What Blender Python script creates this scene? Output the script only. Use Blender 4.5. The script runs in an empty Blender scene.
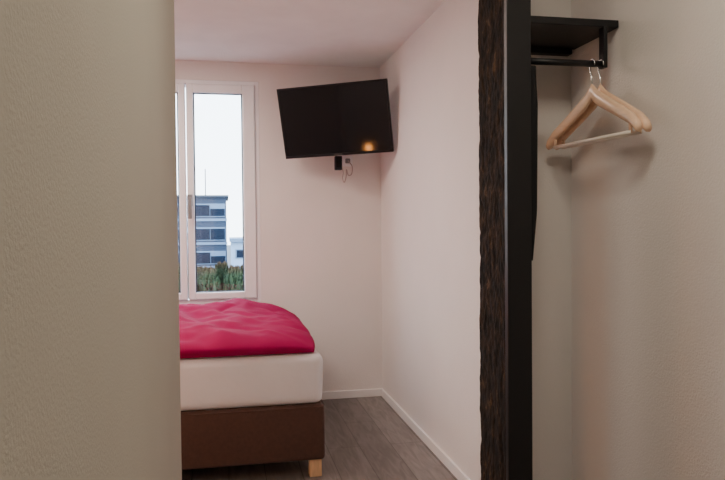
import bpy, bmesh, math, random
from mathutils import Vector, Matrix, noise
random.seed(4)
C = bpy.context.scene.collection
PI = math.pi

# ---------------------------------------------------------------- helpers
def link(name, bm, m, parent=None, smooth=False):
    me = bpy.data.meshes.new(name); bm.normal_update(); bm.to_mesh(me); bm.free()
    if m: me.materials.append(m)
    if smooth:
        for p in me.polygons: p.use_smooth = True
    o = bpy.data.objects.new(name, me); C.objects.link(o)
    if parent: o.parent = parent
    return o
def add_box(bm, x0, x1, y0, y1, z0, z1, bev=0, seg=2, mat=None):
    r = bmesh.ops.create_cube(bm, size=1)
    vs = r['verts']
    bmesh.ops.scale(bm, vec=(x1-x0, y1-y0, z1-z0), verts=vs)
    bmesh.ops.translate(bm, vec=((x0+x1)/2, (y0+y1)/2, (z0+z1)/2), verts=vs)
    if mat is not None: bmesh.ops.transform(bm, matrix=mat, verts=vs)
    if bev:
        es = list({e for v in vs for e in v.link_edges})
        bmesh.ops.bevel(bm, geom=es, offset=bev, segments=seg, profile=0.5, affect='EDGES')
def box(*a, **k):
    bm = bmesh.new(); add_box(bm, *a, **k); return bm
def add_tube(bm, pts, r, n=10):
    """tube along a polyline; r a number or one per point"""
    pts = [Vector(p) for p in pts]
    rs = r if isinstance(r, (list, tuple)) else [r]*len(pts)
    rings = []
    t0 = (pts[1]-pts[0]).normalized()
    up = Vector((0,0,1)) if abs(t0.z) < .9 else Vector((1,0,0))
    a = t0.cross(up).normalized()
    for i, p in enumerate(pts):
        if i == 0: t = pts[1]-pts[0]
        elif i == len(pts)-1: t = pts[-1]-pts[-2]
        else: t = pts[i+1]-pts[i-1]
        t.normalize()
        a = (a - t*a.dot(t)).normalized(); b = t.cross(a)
        rings.append([bm.verts.new(p + (a*math.cos(2*PI*k/n)+b*math.sin(2*PI*k/n))*rs[i]) for k in range(n)])
    for i in range(len(rings)-1):
        for k in range(n):
            bm.faces.new((rings[i][k], rings[i][(k+1)%n], rings[i+1][(k+1)%n], rings[i+1][k]))
    bm.faces.new(rings[0][::-1]); bm.faces.new(rings[-1])
def spline(pts, n=8):
    P=[Vector(p) for p in pts]; P=[P[0]*2-P[1]]+P+[P[-1]*2-P[-2]]; out=[]
    for i in range(1,len(P)-2):
        for k in range(n):
            t=k/n
            out.append(.5*((2*P[i])+(P[i+1]-P[i-1])*t+(2*P[i-1]-5*P[i]+4*P[i+1]-P[i+2])*t*t+(3*P[i]-P[i-1]-3*P[i+1]+P[i+2])*t**3))
    out.append(P[-2]); return out
def tube(pts, r, n=10):
    bm = bmesh.new(); add_tube(bm, pts, r, n); bmesh.ops.recalc_face_normals(bm, faces=bm.faces); return bm
def lathe(prof, n=24, c=(0,0,0)):
    bm = bmesh.new(); rings = []
    for r, z in prof:
        rings.append([bm.verts.new((c[0]+r*math.cos(2*PI*k/n), c[1]+r*math.sin(2*PI*k/n), c[2]+z)) for k in range(n)])
    for i in range(len(rings)-1):
        for k in range(n):
            bm.faces.new((rings[i][k], rings[i][(k+1)%n], rings[i+1][(k+1)%n], rings[i+1][k]))
    bm.faces.new(rings[0][::-1]); bm.faces.new(rings[-1]); return bm
def thing(name, label, cat, loc=(0,0,0), rz=0, group=None):
    o = bpy.data.objects.new(name, None); C.objects.link(o)
    o.empty_display_size = .1
    o.location = loc; o.rotation_euler = (0,0,rz); tag(o, label, cat, group); return o
def tag(o, label, cat, group=None, kind=None):
    o['label'] = label; o['category'] = cat
    if group: o['group'] = group
    if kind: o['kind'] = kind
    return o
def struct(name, bm, m, label, cat):
    o = link(name, bm, m); return tag(o, label, cat, kind='structure')
def dup(root, loc, rz, label=None):
    r = root.copy(); C.objects.link(r); r.location = loc; r.rotation_euler = (0,0,rz)
    if label: r['label'] = label
    for ch in list(root.children):
        c = ch.copy(); C.objects.link(c); c.parent = r
        for g in ch.children:
            d = g.copy(); C.objects.link(d); d.parent = c
    return r

# ---------------------------------------------------------------- materials
def mat(name, col, rough=.6, metal=0, spec=.5, bump=0, bscale=100, var=0, vscale=5, emit=None, estr=0, sheen=0, coords='Object', bdist=.002, vstretch=None):
    m = bpy.data.materials.new(name); m.use_nodes = True
    nt = m.node_tree; b = nt.nodes['Principled BSDF']
    b.inputs['Base Color'].default_value = (*col, 1); b.inputs['Roughness'].default_value = rough
    b.inputs['Metallic'].default_value = metal; b.inputs['Specular IOR Level'].default_value = spec
    if sheen: b.inputs['Sheen Weight'].default_value = sheen
    if emit: b.inputs['Emission Color'].default_value = (*emit, 1); b.inputs['Emission Strength'].default_value = estr
    tc = nt.nodes.new('ShaderNodeTexCoord')
    mp = nt.nodes.new('ShaderNodeMapping'); nt.links.new(tc.outputs[coords], mp.inputs[0])
    if vstretch: mp.inputs['Scale'].default_value = vstretch
    if bump:
        n = nt.nodes.new('ShaderNodeTexNoise'); n.inputs['Scale'].default_value = bscale; n.inputs['Detail'].default_value = 4
        nt.links.new(mp.outputs[0], n.inputs['Vector'])
        bp = nt.nodes.new('ShaderNodeBump'); bp.inputs['Strength'].default_value = bump; bp.inputs['Distance'].default_value = bdist
        nt.links.new(n.outputs['Fac'], bp.inputs['Height']); nt.links.new(bp.outputs[0], b.inputs['Normal'])
    n = nt.nodes.new('ShaderNodeTexNoise'); n.inputs['Scale'].default_value = vscale; n.inputs['Detail'].default_value = 3
    nt.links.new(mp.outputs[0], n.inputs['Vector'])
    r = nt.nodes.new('ShaderNodeValToRGB')
    v = var if var else .03
    r.color_ramp.elements[0].position = .3; r.color_ramp.elements[1].position = .7
    r.color_ramp.elements[0].color = (*[c*(1-v) for c in col], 1)
    r.color_ramp.elements[1].color = (*[min(1, c*(1+v)) for c in col], 1)
    nt.links.new(n.outputs['Fac'], r.inputs[0]); nt.links.new(r.outputs[0], b.inputs['Base Color'])
    return m
M = {}
M['plaster'] = mat('plaster', (.81,.770,.745), .9, spec=.2, bump=.5, bscale=170, bdist=.003, var=.015, vscale=3)
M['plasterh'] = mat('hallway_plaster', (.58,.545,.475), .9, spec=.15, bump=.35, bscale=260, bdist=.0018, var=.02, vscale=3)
M['ceil'] = mat('ceiling_paint', (.87,.86,.84), .95, spec=.1, bump=.15, bscale=120)
M['white'] = mat('white_lacquer', (.88,.88,.90), .35)
M['base'] = mat('baseboard_white', (.86,.84,.83), .45)
M['black'] = mat('black_steel', (.010,.010,.012), .42, spec=.35, bump=.1, bscale=300, bdist=.0005)
M['blackp'] = mat('black_plastic', (.006,.006,.008), .4, spec=.2)
M['screen'] = mat('glossy_screen', (.002,.002,.004), .07, spec=.2)
M['duvet'] = mat('crimson_cotton', (.29,.002,.068), .85, spec=.15, bump=.25, bscale=60, bdist=.003, var=.06, vscale=4)
M['sheet'] = mat('white_sheet', (.74,.74,.76), .85, bump=.25, bscale=30, bdist=.004)
M['brown'] = mat('brown_upholstery', (.072,.032,.021), .85, bump=.5, bscale=500, sheen=.1, var=.12, vscale=60, bdist=.001)
M['wood'] = mat('pale_wood', (.72,.48,.27), .5, var=.12, vscale=14, vstretch=(6,1,1))
M['hang'] = mat('beech_wood', (.93,.64,.45), .26, var=.06, vscale=16, vstretch=(8,1,8))
M['bar'] = mat('whitened_dowel', (.92,.82,.74), .32)
M['chrome'] = mat('chrome', (.6,.6,.6), .2, metal=1)
M['fabricb'] = mat('black_cloth', (.008,.008,.010), .9, bump=.4, bscale=200)
M['lampglow'] = mat('lamp_globe', (.9,.7,.5), .5, emit=(1,.36,.08), estr=130)
M['bldg'] = mat('grey_blue_facade', (.016,.034,.070), .7)
M['bldgl'] = mat('pale_band', (.13,.20,.30), .7)
M['pane'] = mat('dark_pane', (.006,.014,.030), .5, spec=.08)
M['bwhite'] = mat('white_facade', (.26,.38,.54), .7)
M['roof'] = mat('roof_grey', (.04,.055,.08), .8)
M['ground'] = mat('asphalt', (.08,.09,.10), .9, var=.2, vscale=1)
M['trunk'] = mat('trunk', (.05,.03,.02), .9)
M['handle'] = mat('handle_satin', (.22,.22,.225), .35, metal=.2)
M['cable'] = mat('cable_grey', (.45,.38,.36), .6)

def floor_mat():
    m = bpy.data.materials.new('grey_oak_laminate'); m.use_nodes = True; nt = m.node_tree; b = nt.nodes['Principled BSDF']
    tc = nt.nodes.new('ShaderNodeTexCoord'); mp = nt.nodes.new('ShaderNodeMapping')
    mp.inputs['Rotation'].default_value = (0,0,PI/2)
    nt.links.new(tc.outputs['Object'], mp.inputs[0])
    br = nt.nodes.new('ShaderNodeTexBrick'); br.inputs['Scale'].default_value = 1
    br.inputs['Brick Width'].default_value = 1.3; br.inputs['Row Height'].default_value = .19
    br.inputs['Mortar Size'].default_value = .0022; br.offset = .37
    br.inputs['Color1'].default_value = (.145,.132,.124,1); br.inputs['Color2'].default_value = (.222,.204,.192,1); br.inputs['Mortar'].default_value = (.065,.058,.053,1)
    nt.links.new(mp.outputs[0], br.inputs['Vector'])
    m2 = nt.nodes.new('ShaderNodeMapping'); m2.inputs['Scale'].default_value = (7,1.0,1); nt.links.new(tc.outputs['Object'], m2.inputs[0])
    n = nt.nodes.new('ShaderNodeTexNoise'); n.inputs['Scale'].default_value = 4; n.inputs['Detail'].default_value = 5; n.inputs['Distortion'].default_value = 1.2
    nt.links.new(m2.outputs[0], n.inputs['Vector'])
    rp = nt.nodes.new('ShaderNodeValToRGB'); rp.color_ramp.elements[0].position = .3; rp.color_ramp.elements[1].position = .7
    rp.color_ramp.elements[0].color = (.66,.64,.63,1); rp.color_ramp.elements[1].color = (1.2,1.18,1.18,1)
    nt.links.new(n.outputs['Fac'], rp.inputs[0])
    mx = nt.nodes.new('ShaderNodeMixRGB'); mx.blend_type = 'MULTIPLY'; mx.inputs[0].default_value = 1
    nt.links.new(br.outputs['Color'], mx.inputs[1]); nt.links.new(rp.outputs[0], mx.inputs[2]); nt.links.new(mx.outputs[0], b.inputs['Base Color'])
    b.inputs['Roughness'].default_value = .40
    bp = nt.nodes.new('ShaderNodeBump'); bp.inputs['Strength'].default_value = .15; bp.inputs['Distance'].default_value = .002
    nt.links.new(n.outputs['Fac'], bp.inputs['Height']); nt.links.new(bp.outputs[0], b.inputs['Normal'])
    return m
M['floor'] = floor_mat()
def glass_mat():
    m = bpy.data.materials.new('window_glass'); m.use_nodes = True; nt = m.node_tree; nt.nodes.clear()
    out = nt.nodes.new('ShaderNodeOutputMaterial'); mx = nt.nodes.new('ShaderNodeMixShader')
    t = nt.nodes.new('ShaderNodeBsdfTransparent'); g = nt.nodes.new('ShaderNodeBsdfGlossy'); g.inputs['Roughness'].default_value = .02
    t.inputs[0].default_value = (.97,.99,1,1)
    mx.inputs[0].default_value = .05
    nt.links.new(t.outputs[0], mx.inputs[1]); nt.links.new(g.outputs[0], mx.inputs[2]); nt.links.new(mx.outputs[0], out.inputs[0])
    return m
M['glass'] = glass_mat()
def bark_mat():
    m = bpy.data.materials.new('rough_bark'); m.use_nodes = True; nt = m.node_tree; b = nt.nodes['Principled BSDF']
    tc = nt.nodes.new('ShaderNodeTexCoord'); mp = nt.nodes.new('ShaderNodeMapping'); mp.inputs['Scale'].default_value = (1,.6,.38)
    nt.links.new(tc.outputs['Object'], mp.inputs[0])
    n = nt.nodes.new('ShaderNodeTexNoise'); n.inputs['Scale'].default_value = 50; n.inputs['Detail'].default_value = 9; n.inputs['Roughness'].default_value = .66
    nt.links.new(mp.outputs[0], n.inputs['Vector'])
    r = nt.nodes.new('ShaderNodeValToRGB')
    e = r.color_ramp.elements; e[0].position = .42; e[0].color = (.008,.006,.005,1); e[1].position = .74; e[1].color = (.15,.080,.036,1)
    k = e.new(.58); k.color = (.030,.018,.010,1)
    nt.links.new(n.outputs['Fac'], r.inputs[0]); nt.links.new(r.outputs[0], b.inputs['Base Color']); b.inputs['Roughness'].default_value = .9
    b.inputs['Specular IOR Level'].default_value = .2
    bp = nt.nodes.new('ShaderNodeBump'); bp.inputs['Distance'].default_value = .005; bp.inputs['Strength'].default_value = .8
    nt.links.new(n.outputs['Fac'], bp.inputs['Height']); nt.links.new(bp.outputs[0], b.inputs['Normal'])
    return m
M['bark'] = bark_mat()
def leaf_mat():
    m = bpy.data.materials.new('conifer_leaf'); m.use_nodes = True; nt = m.node_tree; b = nt.nodes['Principled BSDF']
    tc = nt.nodes.new('ShaderNodeTexCoord'); n = nt.nodes.new('ShaderNodeTexNoise'); n.inputs['Scale'].default_value = 22
    nt.links.new(tc.outputs['Object'], n.inputs['Vector'])
    r = nt.nodes.new('ShaderNodeValToRGB'); e = r.color_ramp.elements
    e[0].position = .35; e[0].color = (.006,.022,.008,1); e[1].position = .80; e[1].color = (.08,.032,.016,1); k = e.new(.60); k.color = (.016,.045,.013,1)
    nt.links.new(n.outputs['Fac'], r.inputs[0])
    sp = nt.nodes.new('ShaderNodeSeparateXYZ'); nt.links.new(tc.outputs['Object'], sp.inputs[0])
    mr = nt.nodes.new('ShaderNodeMapRange'); mr.inputs[1].default_value = 3.38; mr.inputs[2].default_value = 3.52; mr.inputs[4].default_value = .6
    nt.links.new(sp.outputs['Z'], mr.inputs[0])
    mx = nt.nodes.new('ShaderNodeMixRGB'); mx.inputs[2].default_value = (.11,.032,.016,1)
    nt.links.new(mr.outputs[0], mx.inputs[0]); nt.links.new(r.outputs[0], mx.inputs[1])
    nt.links.new(mx.outputs[0], b.inputs['Base Color']); b.inputs['Roughness'].default_value = .8
    return m
M['leaf'] = leaf_mat()

# ---------------------------------------------------------------- room shell
H = 2.5; XR = 1.163; YB = 5.02; XL = -1.75; YR = -1.3; HX = -.13; HY = 1.95
WX0, WX1, WZ0, WZ1 = -.790, .252, .75, 2.365
struct('floor', box(XL-.15, XR+.15, YR-.15, YB+.3, -.12, 0), M['floor'], 'grey brown wood plank floor of the bedroom', 'floor')
struct('ceiling', box(XL-.15, XR+.15, YR-.15, YB+.3, H, H+.12), M['ceil'], 'smooth pale painted ceiling', 'ceiling')
bm = bmesh.new()
add_box(bm, XL-.15, WX0, YB, YB+.3, 0, H); add_box(bm, WX1, XR+.15, YB, YB+.3, 0, H)
add_box(bm, WX0, WX1, YB, YB+.3, 0, WZ0); add_box(bm, WX0, WX1, YB, YB+.3, WZ1, H)
struct('wall_back', bm, M['plaster'], 'white plaster bedroom wall holding the window and television', 'wall')
struct('wall_right', box(XR, XR+.15, YR, YB, 0, H), M['plaster'], 'long plaster wall beside the hallway and bedroom corner', 'wall')
struct('wall_left', box(XL-.15, XL, HY-.15, YB, 0, H), M['plaster'], 'bedroom wall behind the head of the bed', 'wall')
bm = bmesh.new()
add_box(bm, HX-.14, HX, YR, HY, 0, H, bev=.004)
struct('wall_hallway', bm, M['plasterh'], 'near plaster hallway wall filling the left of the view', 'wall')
struct('wall_front', box(XL, HX-.14, HY-.14, HY, 0, H), M['plaster'], 'bedroom wall facing the window', 'wall')
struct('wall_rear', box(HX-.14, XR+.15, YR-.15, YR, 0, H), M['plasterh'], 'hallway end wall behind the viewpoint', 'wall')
struct('wall_niche', box(.872, XR, 2.13, 2.24, 0, H), M['plaster'], 'short stub wall behind the coat rack', 'wall')
struct('baseboard_back', box(XL, XR, YB-.014, YB, 0, .058, bev=.003), M['base'], 'white skirting along the window wall', 'baseboard')
struct('baseboard_right', box(XR-.014, XR, 2.24, YB-.014, 0, .058, bev=.003), M['base'], 'white skirting along the right bedroom wall', 'baseboard')

# ---------------------------------------------------------------- window
w = thing('window_1', 'tall white double casement window with lever handle', 'window', (0,0,0)); w['kind'] = 'structure'
def frame_bm(x0, x1, z0, z1, y0, y1, l, r, t, b, bev=.004):
    bm = bmesh.new()
    add_box(bm, x0, x0+l, y0, y1, z0, z1, bev); add_box(bm, x1-r, x1, y0, y1, z0, z1, bev)
    add_box(bm, x0+l-.002, x1-r+.002, y0+.0005, y1, z1-t, z1, bev); add_box(bm, x0+l-.002, x1-r+.002, y0+.0005, y1, z0, z0+b, bev)
    return bm
link('frame', frame_bm(WX0, WX1, WZ0, WZ1, YB+.0, YB+.09, .03, .03, .03, .03), M['white'], w)
mid = -.268
for k, (x0, x1) in enumerate(((WX0+.028, mid-.004), (mid+.004, WX1-.032))):
    lw, rw = (.088, .048) if k == 0 else (.048, .088)
    s = link('sash', frame_bm(x0, x1, WZ0+.032, WZ1-.032, YB-.018, YB+.06, lw, rw, .062, .05, .007), M['white'], w)
    s['label'] = ('left', 'right')[k] + ' casement sash'
    gx0, gx1 = x0+lw-.003, x1-rw+.003
    link('gasket', frame_bm(gx0, gx1, WZ0+.075, WZ1-.087, YB+.012, YB+.03, .012,.012,.012,.012, 0), M['roof'], s)
    link('glass_pane', box(gx0, gx1, YB+.018, YB+.022, WZ0+.075, WZ1-.087), M['glass'], s)
    if k == 1:
        bm = bmesh.new(); hx = mid+.023
        add_box(bm, hx-.016, hx+.016, YB-.032, YB-.018, 1.455, 1.54, .004)
        add_tube(bm, [(hx,YB-.012,1.50),(hx,YB-.065,1.50)], .010)
        add_box(bm, hx-.014, hx+.014, YB-.080, YB-.060, 1.365, 1.518, .005)
        link('lever_handle', bm, M['handle'], s)
link('window_sill', box(WX0-.02, WX1+.02, YB+.09, YB+.33, WZ0-.03, WZ0+.005, .003), M['white'], w)

# ---------------------------------------------------------------- bed
BX0, BX1, BY0, BY1 = -1.56, .492, 3.45, 4.87
b = thing('bed', 'brown upholstered box spring bed base with pale wooden feet', 'bed', ((BX0+BX1)/2,(BY0+BY1)/2,0))
def rel(o, root):                                     # geometry was written in world space
    for v in o.data.vertices: v.co = v.co - root.location
    return o
rel(link('base', box(BX0, BX1, BY0, BY1, .095, .385, .022, 4), M['brown'], b, True), b)
for lx in (BX0+.08, BX1-.048):
    for ly in (BY0+.06, BY1-.06):
        rel(link('leg', box(lx-.032,lx+.032,ly-.032,ly+.032,0,.10,.004), M['wood'], b, False), b)
rel(link('headboard', box(BX0-.09, BX0-.002, BY0-.02, BY1+.02, .06, .95, .02, 4), M['brown'], b), b)
bm = bmesh.new()
add_tube(bm, [(BX0+.03,BY0+.002,.372),(BX1-.03,BY0+.002,.372),(BX1-.006,BY0+.014,.372),(BX1,BY0+.04,.372),(BX1,BY1-.03,.372)], .004, 8)
rel(link('piping', bm, M['brown'], b, True), b)
def soft_block(x0,x1,y0,y1,z0,z1,bev,amp,nx,ny,nz,sc=5):
    bm = box(x0,x1,y0,y1,z0,z1)
    bmesh.ops.bevel(bm, geom=list(bm.edges), offset=bev, segments=5, profile=.5, affect='EDGES')
    for ax,(a0,a1,n) in enumerate(((x0,x1,nx),(y0,y1,ny),(z0,z1,nz))):
        for i in range(1,n):
            co=[0,0,0]; co[ax]=a0+bev+(a1-a0-2*bev)*i/n; no=[0,0,0]; no[ax]=1
            bmesh.ops.bisect_plane(bm, geom=bm.verts[:]+bm.edges[:]+bm.faces[:], plane_co=co, plane_no=no)
    bm.normal_update()
    for v in bm.verts:
        nse = noise.noise(v.co*sc)+.5*noise.noise(v.co*sc*2.3)
        k = 0 if v.co.z < z0+.03 else 1
        v.co += v.normal*nse*amp*k
    return bm
mt = link('mattress', soft_block(BX0+.005, BX1-.003, BY0+.002, BY1-.002, .386, .648, .045, .005, 30, 20, 5, 4), M['sheet'], None, True)
tag(mt, 'thick mattress in white fitted sheet on the brown bed base', 'mattress')
def sstep(a,b_,x):
    t=max(0,min(1,(x-a)/(b_-a))); return t*t*(3-2*t)
def duvet():
    bm = bmesh.new(); nx, ny = 200, 170
    x0,x1,y0,y1 = -1.0, .440, BY0+.022, BY1-.02
    top=[]; bot=[]
    for i in range(nx+1):
        ra=[]; rb=[]
        for j in range(ny+1):
            u=math.sin((i/nx-.5)*PI); v=math.sin((j/ny-.5)*PI)
            x=(x0+x1)/2+(x1-x0)/2*u; y=(y0+y1)/2+(y1-y0)/2*v
            ex = 4.6 if u>0 else 8
            p = max(0,1-abs(u)**ex)**.50*max(0,1-abs(v)**3.2)**.50
            edge = sstep(.12,.7,p)
            h = .150*p + .010*p*max(0,v)
            h += edge*.034*noise.noise(Vector((x*1.9+.7,y*2.2,1.7)))
            h += edge*.026*noise.noise(Vector((x*4.3+y*2.0,y*2.6-x,4.1)))
            h += edge*.018*noise.noise(Vector((x*6+y*8,y*5-x*4,9.1)))
            h += edge*.007*noise.noise(Vector((x*15,y*15,2.1)))
            q=noise.noise(Vector((x*2.2+y*3.0, y*1.2-x*1.8, 7.7)))
            h -= sstep(.1,.5,p)*.018*math.exp(-(q/.07)**2)*(.5+noise.noise(Vector((x*3,y*3,8))))
            # rounded rim bulging over its seam
            bul = .045*math.sin(PI*min(1,p*1.25))
            wob=.008*noise.noise(Vector((x*4,y*4,5)))
            xx = x + bul*(abs(u)**6)*(1 if u>0 else -1)+wob*abs(u)**10
            yy = y + bul*(abs(v)**6)*(1 if v>0 else -1)+wob*abs(v)**10
            z = .6545 + .003 + h
            ra.append(bm.verts.new((xx,yy,z)))
            rb.append(bm.verts.new((x,y,.6545)))
        top.append(ra); bot.append(rb)
    for i in range(nx):
        for j in range(ny):
            bm.faces.new((top[i][j],top[i+1][j],top[i+1][j+1],top[i][j+1]))
            bm.faces.new((bot[i][j],bot[i][j+1],bot[i+1][j+1],bot[i+1][j]))
    for i in range(nx):
        bm.faces.new((top[i][0],bot[i][0],bot[i+1][0],top[i+1][0])); bm.faces.new((top[i][ny],top[i+1][ny],bot[i+1][ny],bot[i][ny]))
    for j in range(ny):
        bm.faces.new((top[0][j],top[0][j+1],bot[0][j+1],bot[0][j])); bm.faces.new((top[nx][j],bot[nx][j],bot[nx][j+1],top[nx][j+1]))
    return bm
dv = link('duvet', duvet(), M['duvet'], None, True)
tag(dv, 'puffy crimson pink duvet spread over the white mattress', 'duvet')

# ---------------------------------------------------------------- television on its wall bracket
tv = thing('television', 'flat black television tilted down in the corner by the window', 'television', (.748, 4.625, 2.034), 0)
R = Matrix.Rotation(math.radians(-26.4),4,'Z') @ Matrix.Rotation(math.radians(15),4,'X') @ Matrix.Rotation(math.radians(-1.7),4,'Y')
tv.rotation_euler = R.to_euler()
W, T = .787, .49
link('housing', box(-W/2, W/2, 0, .028, -T/2, T/2, .005, 3), M['blackp'], tv)
link('rear_cover', box(-W/2+.12, W/2-.16, .026, .062, -T/2+.05, T/2-.10, .012, 3), M['blackp'], tv)
link('bezel', frame_bm(-W/2, W/2, -T/2, T/2, -.004, .004, .010,.010,.010,.018, .0015), M['blackp'], tv)
link('screen', box(-W/2+.010, W/2-.010, -.0015, .002, -T/2+.018, T/2-.010), M['screen'], tv)
link('indicator_panel', box(-.03, .03, -.006, 0, -T/2+.004, -T/2+.012, .001), mat('dim_grey', (.05,.05,.05), .4), tv)
br = thing('wall_bracket', 'black swivel arm bracket fixing the television to the wall', 'bracket', (.80, YB, 1.99))
link('wall_plate', box(-.05, .05, -.018, 0, -.09, .09, .004), M['black'], br)
link('arm', tube([(0,-.018,.02),(.01,-.15,.02),(0,-.245,.03)], .015, 12), M['black'], br, True)
link('joint', box(-.028,.028,-.275,-.245,-.03,.08,.006), M['black'], br)
mb = thing('media_box', 'small black box hanging under the television lower edge', 'box', (.80, 4.80, 1.695))
link('case', box(-.026,.026,-.02,.02,.01,.11,.005), M['blackp'], mb)
link('lens', box(-.018,.018,-.023,-.019,.03,.07,.002), M['screen'], mb)
sk = thing('wall_socket', 'small white wall socket below the television', 'socket', (.905, YB, 1.79))
link('plate', box(-.04,.04,-.010,0,-.04,.04,.004), M['white'], sk)
link('plug', box(-.018,.018,-.035,-.010,-.018,.018,.006), M['handle'], sk)
cp=spline([(.905,4.980,1.79),(.930,4.955,1.745),(.925,4.95,1.69),(.90,4.95,1.680),(.885,4.94,1.72),(.880,4.93,1.67),(.864,4.92,1.625),(.848,4.90,1.65),(.845,4.86,1.70),(.815,4.823,1.745)])
cb = link('power_cable', tube(cp, .0040, 8), M['cable'], None, True)
tag(cb, 'loose thin cable dangling below the television', 'cable')

# ---------------------------------------------------------------- post with bark
po = thing('partition_post', 'floor to ceiling black steel post edged with rough brown bark', 'post', (.81,1.78,0))
bm = bmesh.new()
add_box(bm, -.033, .040, 0, .022, .001, H-.001, .002)
add_box(bm, .012, .040, .020, .235, .001, H-.001, .002)
link('steel_frame', bm, M['black'], po)
def bark():
    bm=bmesh.new(); nz,ny=700,40; g=[]
    Y0,Y1=.0225,.237
    for i in range(nz+1):
        row=[]
        z=.002+(H-.004)*i/nz
        for j in range(ny+1):
            y=Y0+(Y1-Y0)*j/ny
            a=noise.noise(Vector((y*16,z*7,1)))
            c=noise.noise(Vector((y*40,z*16,4)))
            rid=(1-min(1,abs(a)*3.2))
            d=.011+.0025*(1-rid**2)+.0025*c+.0018*noise.noise(Vector((y*100,z*50,2)))
            row.append(bm.verts.new((-.012-max(0,d), y, z)))
        g.append(row)
    for i in range(nz):
        for j in range(ny): bm.faces.new((g[i][j],g[i][j+1],g[i+1][j+1],g[i+1][j]))
    bk=[bm.verts.new((.011,y,z)) for y,z in ((Y0,.002),(Y1,.002),(Y1,H-.002),(Y0,H-.002))]
    bm.faces.new(bk)
    bm.faces.new([g[0][j] for j in range(ny+1)][::-1]+[bk[0],bk[1]]); bm.faces.new([g[nz][j] for j in range(ny+1)]+[bk[2],bk[3]])
    bm.faces.new([g[i][0] for i in range(nz+1)]+[bk[3],bk[0]]); bm.faces.new([g[i][ny] for i in range(nz+1)][::-1]+[bk[1],bk[2]])
    bmesh.ops.recalc_face_normals(bm, faces=bm.faces)
    return bm
link('bark_panel', bark(), M['bark'], po, False)

# ---------------------------------------------------------------- coat rack
cr = thing('coat_rack', 'black metal wall coat rack with shelf and hanging rail', 'coat rack', (1.0, 2.13, 1.78))
link('shelf', box(-.145, .160, -.290, -.03, .116, .138, .002), M['black'], cr)
RY=-.28
link('rail', tube([(-.145,RY,.008),(.116,RY,.008)], .0095, 14), M['black'], cr, True)
for bx_ in (-.135, .116):
    bm=bmesh.new()
    add_box(bm, bx_-.006, bx_+.006, RY-.012, RY+.016, -.004, .118, .001)
    link('bracket', bm, M['black'], cr)
link('wall_strip', box(-.12,.15,-.032,0,.10,.142,.002), M['black'], cr)

def hanger_body():
    bm=bmesh.new(); n=30; m=14; rings=[]
    for i in range(-n,n+1):
        s=i/n; a=abs(s)
        y=.224*s
        z=-.082-.010*min(1,a*8)-.116*a - .012*max(0,a-.85)/.15
        hw=.0070+.0065*a**1.0; hh=.0235-.006*a
        x=-.010*a**2
        if a>.97: hw*=.75; hh*=.7
        rings.append([bm.verts.new((x+hw*math.cos(2*PI*k/m), y, z+hh*math.sin(2*PI*k/m))) for k in range(m)])
    for i in range(len(rings)-1):
        for k in range(m): bm.faces.new((rings[i][k],rings[i][(k+1)%m],rings[i+1][(k+1)%m],rings[i+1][k]))
    bm.faces.new(rings[0][::-1]); bm.faces.new(rings[-1]); bmesh.ops.recalc_face_normals(bm, faces=bm.faces); return bm
RZ=1.78+.008; RYW=2.13+RY
def make_hanger(label):
    t=thing('coat_hanger', label, 'hanger', (0,0,0), 0, 'wooden coat hangers on the rail')
    link('shoulder_body', hanger_body(), M['hang'], t, True)
    pts=[]; r=.0130; cz=0
    for k in range(15):
        a=math.radians(-20+ k*(215)/14)
        pts.append((0, -r*math.cos(a), cz+r*math.sin(a)))
    pts += [(0,.010,-.020),(0,.003,-.034),(0,0,-.048),(0,0,-.070)]
    link('hook', tube(pts,.0020,8), M['chrome'], t, True)
    link('trouser_bar', tube([(-.009,-.190,-.228),(-.009,.190,-.228)], .0060, 12), M['bar'], t, True)
    for s in (-1,1):
        link('peg', tube([(-.0085,.186*s,-.185),(-.0085,.186*s,-.231)], .0050, 8), M['hang'], t, True)
    return t
h0=make_hanger('pale wooden coat hanger nearer the black post')
def put(o,x,rz): o.location=(x,RYW,RZ-.0002); o.rotation_euler=(0,0,rz)
put(h0,1.078,math.radians(4.5))
h1=dup(h0,(1.106,RYW,RZ-.0002),math.radians(4.5),'pale wooden coat hanger at the rail end, closest to the wall')

def garment():
    bm=bmesh.new(); rings=[]; m=24; n=30
    for i in range(n+1):
        t=i/n
        z=RZ-.012-.57*t
        hx=.019 if t<.75 else .019*(1-(t-.75)*1.6)
        hy=.010+.022*min(1,t*5)
        cx=.884-.004*t-(.008*(t-.75)/.25 if t>.75 else 0)
        ring=[]
        for k in range(m):
            a=2*PI*k/m; f=1+.08*math.sin(a*5+t*2)*min(1,t*4)
            ring.append(bm.verts.new((cx+hx*math.cos(a)*f, RYW+.01+hy*math.sin(a)*f, z)))
        rings.append(ring)
    for i in range(n):
        for k in range(m): bm.faces.new((rings[i][k],rings[i][(k+1)%m],rings[i+1][(k+1)%m],rings[i+1][k]))
    bm.faces.new(rings[0][::-1]); bm.faces.new(rings[-1]); bmesh.ops.recalc_face_normals(bm, faces=bm.faces); return bm
tag(link('hanging_cloth', garment(), M['fabricb'], None, True), 'narrow black cloth hanging from the rail right behind the post', 'cloth')

# ---------------------------------------------------------------- lamp reflected in the screen
fl = thing('floor_lamp', 'low globe lamp whose warm glow reflects in the television screen', 'lamp', (-.79, 2.60, 0))
link('foot', lathe([(.11,0),(.11,.012),(.02,.02)],28), M['black'], fl, True)
link('pole', tube([(0,0,.015),(0,0,.70)], .009), M['black'], fl, True)
pr=[(.010,.705)]+[(.036*math.sin(a),.74-.036*math.cos(a)) for a in [PI*k/14 for k in range(2,14)]]+[(.004,.776)]
link('globe', lathe(pr,28), M['lampglow'], fl, True)

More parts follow.
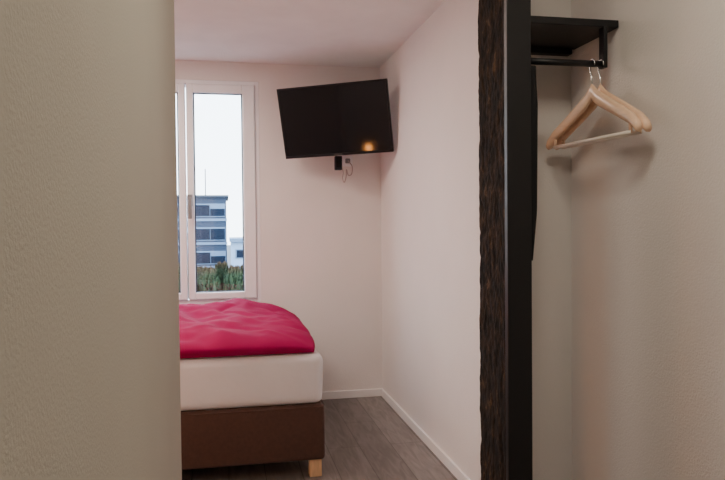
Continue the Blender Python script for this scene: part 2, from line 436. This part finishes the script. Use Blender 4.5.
# ---------------------------------------------------------------- outside
G=-2.7
tag(link('ground_outside', box(-60,60,5.6,140,G-.2,G), M['ground']), 'asphalt ground outside the window','ground',kind='structure')
ob = thing('office_building', 'blue grey office block with long window rows seen through the glass', 'building', (-8.0,60,G))
BL,BRr=-12.0,8.1; BH=6.45
link('facade', box(BL,BRr,0,9,0,BH), M['bldg'], ob)
link('roof', box(BL-.2,BRr+.2,-.3,9.2,BH,BH+.18), M['roof'], ob)
link('antenna', tube([(6.3,2,BH+.1),(6.3,2,BH+2.6)], .05, 6), M['roof'], ob)
for f in range(3):
    z=.65+f*2.05
    link('spandrel_band', box(BL,BRr+.05,-.12,0,z-.36,z-.14), M['bldgl'], ob)
    for k in range(7):
        x=BRr-2.70-k*2.62
        wv=link('window', box(x,x+2.6,-.05,.05,z,z+1.15), M['bldgl'], ob)
        link('pane', box(x+.05,x+1.28,-.09,-.04,z+.08,z+1.03), M['pane'], wv)
        link('pane', box(x+1.33,x+2.55,-.09,-.04,z+.08,z+(1.03 if (k+f)%2 else .7)), M['pane'], wv)
lb = thing('low_building', 'low white building with flat roof right of the office block', 'building', (3.6,52,G))
link('facade', box(-3.2,6,0,6,0,2.75), M['bwhite'], lb)
link('roof', box(-3.3,6.1,-.3,6.1,2.75,3.0), M['bldgl'], lb)
for k in range(3):
    wv=link('window', box(-2.9+k*2.9,-.5+k*2.9,-.06,.02,1.5,2.2), M['bldgl'], lb)
    link('pane', box(-2.8+k*2.9,-.6+k*2.9,-.09,-.05,1.57,2.13), M['pane'], wv)
def conifer_bm(seed):
    rnd=random.Random(seed); bm=bmesh.new(); Ht=3.43
    for i in range(6500):
        t=rnd.random()**.5
        z=.25+(Ht-.25)*t; R_=.150*min(1,(1-t)*12+.35)
        a=rnd.random()*2*PI; rr=R_*(.35+.6*rnd.random())
        p=Vector((rr*math.cos(a),rr*math.sin(a),z))
        d=Vector((math.cos(a)*.2,math.sin(a)*.2,rnd.uniform(.5,1.4))).normalized()
        s=d.cross(Vector((rnd.uniform(-1,1),rnd.uniform(-1,1),rnd.uniform(-1,1)))).normalized()
        L=rnd.uniform(.035,.095); wd=L*.20
        vs=[bm.verts.new(q) for q in (p-s*wd*.5, p+d*L*.5-s*wd, p+d*L, p+d*L*.5+s*wd, p+s*wd*.5)]
        bm.faces.new(vs)
    return bm
cms=[]
for k in range(3):
    t=thing('conifer','narrow evergreen hedge conifer with reddish tips outside the window','tree',(0,0,G),0,'hedge conifers outside the window')
    link('foliage',conifer_bm(k+3),M['leaf'],t)
    link('trunk',tube([(0,0,0),(0,0,3.1)],[.04,.012],8),M['trunk'],t)
    cms.append(t)
i=0
for row in range(2):
    for c in range(9):
        x=-1.9+c*.335+row*.167; y=9.3+row*.36
        o=cms[i] if i<3 else dup(cms[i%3],(0,0,G),0)
        o.location=(x,y,G); o.rotation_euler=(0,0,random.choice((0,1,2,3))*PI/2); o.scale=(1,1,random.uniform(.985,1.012)); i+=1

# ---------------------------------------------------------------- lights
def area(name, loc, size, power, col, rot=(0,0,0)):
    l=bpy.data.lights.new(name,'AREA'); l.shape='DISK'; l.size=size; l.energy=power; l.color=col
    o=bpy.data.objects.new(name,l); C.objects.link(o); o.location=loc; o.rotation_euler=rot; return o
area('hall_light', (.50,.95,2.46), .34, 10.0, (1,.90,.73))
area('bedroom_light', (-.75,3.7,2.46), 1.1, 47, (1,.79,.68))
wd=bpy.data.worlds.new('sky'); bpy.context.scene.world=wd; wd.use_nodes=True; nt=wd.node_tree
bg=nt.nodes['Background']; tc=nt.nodes.new('ShaderNodeTexCoord'); sp=nt.nodes.new('ShaderNodeSeparateXYZ'); rp=nt.nodes.new('ShaderNodeValToRGB')
nt.links.new(tc.outputs['Generated'],sp.inputs[0]); nt.links.new(sp.outputs['Z'],rp.inputs[0]); nt.links.new(rp.outputs[0],bg.inputs['Color'])
rp.color_ramp.elements[0].position=0; rp.color_ramp.elements[0].color=(.86,.94,1,1)
rp.color_ramp.elements[1].position=.6; rp.color_ramp.elements[1].color=(.66,.80,1,1)
bg.inputs['Strength'].default_value=9.5

# ---------------------------------------------------------------- camera
cd=bpy.data.cameras.new('camera'); cam=bpy.data.objects.new('camera',cd); C.objects.link(cam)
cd.sensor_width=36; cd.lens=676/725*36; cd.clip_start=.02; cd.clip_end=400
Rm=Matrix.Rotation(math.radians(-11.45),4,'Z')@Matrix.Rotation(math.radians(90-1.36),4,'X')@Matrix.Rotation(math.radians(-.55),4,'Z')
cam.matrix_world=Matrix.Translation((0,0,1.317))@Rm
bpy.context.scene.camera=cam
